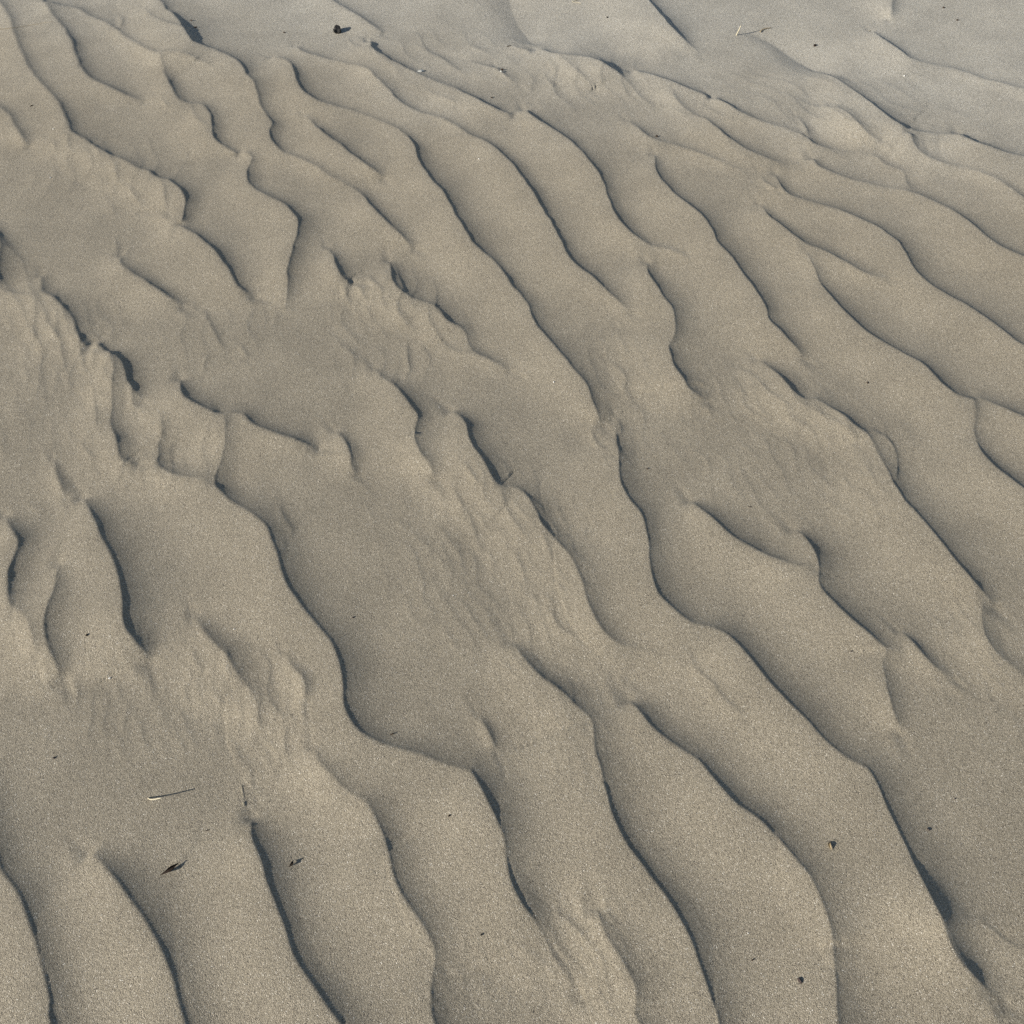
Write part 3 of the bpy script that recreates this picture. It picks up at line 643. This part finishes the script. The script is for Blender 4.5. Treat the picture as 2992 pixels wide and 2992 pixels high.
# dark curled leaf scrap at lower left, with a short sand tail in its lee
z4 = lambda x, y: (420 + x * 200 / 1932, 2450 + y * 200 / 1932)
def husk(name, ctr, a_px, b_px, W, lift, curl, m, seed, label, cat, dz=0.0, roll=0.0):
    A = spot(*a_px); Bq = spot(*b_px); C = (A + Bq) / 2; d = Bq - A
    o = link(name, husk_mesh(name, d.length, W, lift, curl, seed), m, label, cat)
    o.location = C + Vector((0, 0, dz)); o.rotation_euler = (roll, -math.atan2(d.z, math.hypot(d.x, d.y)), math.atan2(d.y, d.x))
    return o
husk('curled_leaf', None, z4(440, 985), z4(1050, 750), .0052, .0035, .5, 'husk', 3, 'dark curled leaf scrap with pointed ends lying at lower left', 'leaf', .0012, .7)
husk('seed_husk', None, (2427, 2486), (2428, 2460), .0042, .002, .6, 'strawdark', 6, 'small pale split husk between two crests at lower right', 'husk', .0006, -.6)
husk('curled_twig', None, (843, 2532), (858, 2518), .0035, .0018, .6, 'bark', 9, 'tiny dark curled leaf scrap on the lee slope at lower left', 'leaf', .0008, .6)

def chip(name, at, sx, sy, sz, m, seed, label, cat, rz=0.0, sink=.35, group=None, rough=.3):
    p = spot_t(at)
    o = link(name, lump_mesh(name, sx, sy, sz, seed, rough), m, label, cat, group)
    o.location = p + Vector((0, 0, sz * (1 - 2 * sink))); o.rotation_euler = (0, 0, rz); return o
chip('dark_seed', 'i 665,1690', .0022, .0042, .0026, 'seed', 11, 'plump dark seed near the bottom edge, right of centre', 'seed', .35)
chip('dark_seed', 'i 1390,835', .0014, .0030, .0018, 'seed', 12, 'small dark seed on the slope right of the tall near crest', 'seed', .5)
chip('dark_seed', 'd 490,1655', .0017, .0026, .0022, 'husk', 13, 'small reddish-brown seed on the sunlit slope at the left', 'seed', -.3)
chip('wood_splinter', 'a 180,597', .0050, .0016, .0016, 'husk', 14, 'short brown wood splinter at upper left beside a ripple', 'splinter', .75)
chip('shell_flake', 'b 444,403', .0105, .0055, .0024, 'shell', 15, 'white shell flake lying above a dark crest near the top', 'shell', .35, .2)
chip('bark_crumb', 'b 903,397', .0042, .0030, .0034, 'bark', 16, 'black bark crumb perched at a short crest near the top centre', 'crumb', .2, .2)
chip('shell_flake', 'b 896,405', .0030, .0042, .0022, 'shell', 17, 'tiny pale shell flake touching the black crumb near the top centre', 'shell', .2, .3)
chip('bark_crumb', 'c 752,260', .0050, .0036, .0036, 'husk', 18, 'brown crumb on bright far sand at the upper right', 'crumb', .5, .2)
chip('straw_chip', 'c 1060,175', .0060, .0014, .0014, 'straw', 19, 'pale straw chip at the tip of a far right crest', 'straw', .5, .2)
chip('bark_crumb', 'c 1478,45', .0040, .0030, .0028, 'bark', 20, 'dark crumb close to the top edge at far right', 'crumb', 0, .25)
chip('bark_crumb', 'c 1555,115', .0034, .0028, .0026, 'bark', 21, 'dark crumb on smooth sand below the top right corner', 'crumb', 0, .25)
chip('bark_crumb', 'a 1605,185', .0030, .0024, .0022, 'bark', 22, 'tiny dark crumb left of the charcoal lump', 'crumb', 0, .25)
chip('bark_splinter', 'a 1103,157', .0065, .0018, .0020, 'bark', 23, 'dark bark splinter beside the broad black shadow at upper left', 'splinter', .6, .2)
chip('bark_splinter', 'a 1080,117', .0040, .0020, .0020, 'bark', 24, 'short dark splinter just above the broad black shadow at upper left', 'splinter', -.2, .2)
chip('bark_splinter', 'b 940,262', .0075, .0014, .0016, 'husk', 25, 'reddish-brown splinter left of a short dark crest near the top centre', 'splinter', .3, .2)
chip('bark_crumb', 'b 845,553', .0030, .0020, .0020, 'husk', 26, 'reddish crumb right above the dark shadowed crest, upper centre', 'crumb', 0, .2)
chip('bark_crumb', 'b 1775,772', .0040, .0024, .0026, 'bark', 27, 'black crumb stuck on a crest line, upper right of centre', 'crumb', .3, .2)
chip('bark_splinter', 'b 1495,100', .0044, .0018, .0022, 'bark', 28, 'upright dark speck on the far sand left of the big top shadow', 'splinter', 1.2, .1)
chip('bark_crumb', 'f 1048,230', .0018, .0026, .0018, 'bark', 29, 'dark crumb on a sunlit ripple back at the right', 'crumb', .2, .25)
chip('bark_splinter', 'f 385,930', .0034, .0009, .0010, 'bark', 30, 'short dark dash of bark on flat sand right of centre', 'splinter', -.1, .2)
chip('bark_crumb', 'f 958,1745', .0018, .0012, .0012, 'seed', 31, 'tiny dark crumb left of a crest fork, lower right', 'crumb', .4, .25)
chip('bark_crumb', 'g 306,430', .0018, .0021, .0016, 'seed', 32, 'dark crumb on the smooth sand left of the standing stalk', 'crumb', 0, .25)
chip('bark_splinter', 'g 1170,840', .0024, .0008, .0009, 'bark', 33, 'tiny dark splinter between the stalk and the long near crest', 'splinter', .5, .2)
chip('bark_splinter', 'h 282,296', .0040, .0010, .0012, 'bark', 34, 'dark splinter lying in the shaded hollow near bottom centre', 'splinter', .45, .2)
chip('bark_crumb', 'h 785,1430', .0014, .0020, .0016, 'charcoal', 35, 'black crumb on flat sand low in the middle', 'crumb', -.5, .2)
chip('bark_crumb', 'h 603,757', .0024, .0014, .0014, 'husk', 36, 'brown crumb on a sunlit ripple back, lower middle', 'crumb', .5, .25)
chip('bark_splinter', 'i 400,1571', .0022, .0009, .0011, 'bark', 37, 'tiny dark splinter to the left of the plump seed', 'splinter', .5, .2)
chip('bark_crumb', 'i 1540,662', .0014, .0010, .0010, 'seed', 38, 'tiny dark speck on the plain sand by the right edge', 'crumb', 0, .25)
chip('bark_crumb', 'e 1722,715', .0022, .0016, .0016, 'bark', 39, 'dark crumb in the lee of the tall middle crest', 'crumb', .3, .25)
chip('bark_crumb', 'e 60,1555', .0018, .0015, .0013, 'seed', 40, 'dark speck on the broad flat back left of the middle', 'crumb', 0, .25)
for k, (at, s, lab) in enumerate((
        ('d 620,1898', .0024, 'largest bright quartz grain, on the left below a crest end'),
        ('e 1194,226', .0022, 'bright quartz grain on flat sand in the upper middle'),
        ('b 771,898', .0024, 'bright quartz grain on a ripple back below the shadowed crest'),
        ('a 285,1005', .0026, 'bright quartz grain on the smooth sand at left'),
        ('a 300,729', .0022, 'bright quartz grain near the first crest at upper left'),
        ('c 1255,430', .0030, 'bright quartz grain on the far sand at right'),
        ('d 1322,1620', .0016, 'bright quartz grain beside a forked crest at left'),
        ('e 627,1430', .0014, 'bright quartz grain on the faintly fluted sand in the middle'),
        ('i 375,1420', .0013, 'bright quartz grain between the near crests at bottom right'),
        ('e 547,368', .0014, 'bright quartz grain left of a curved crest head'))):
    s *= .8
    chip('quartz_grain', at, s, s * .85, s * .7, 'quartz', 60 + k, lab, 'grain', k, .2, 'bright quartz grains')
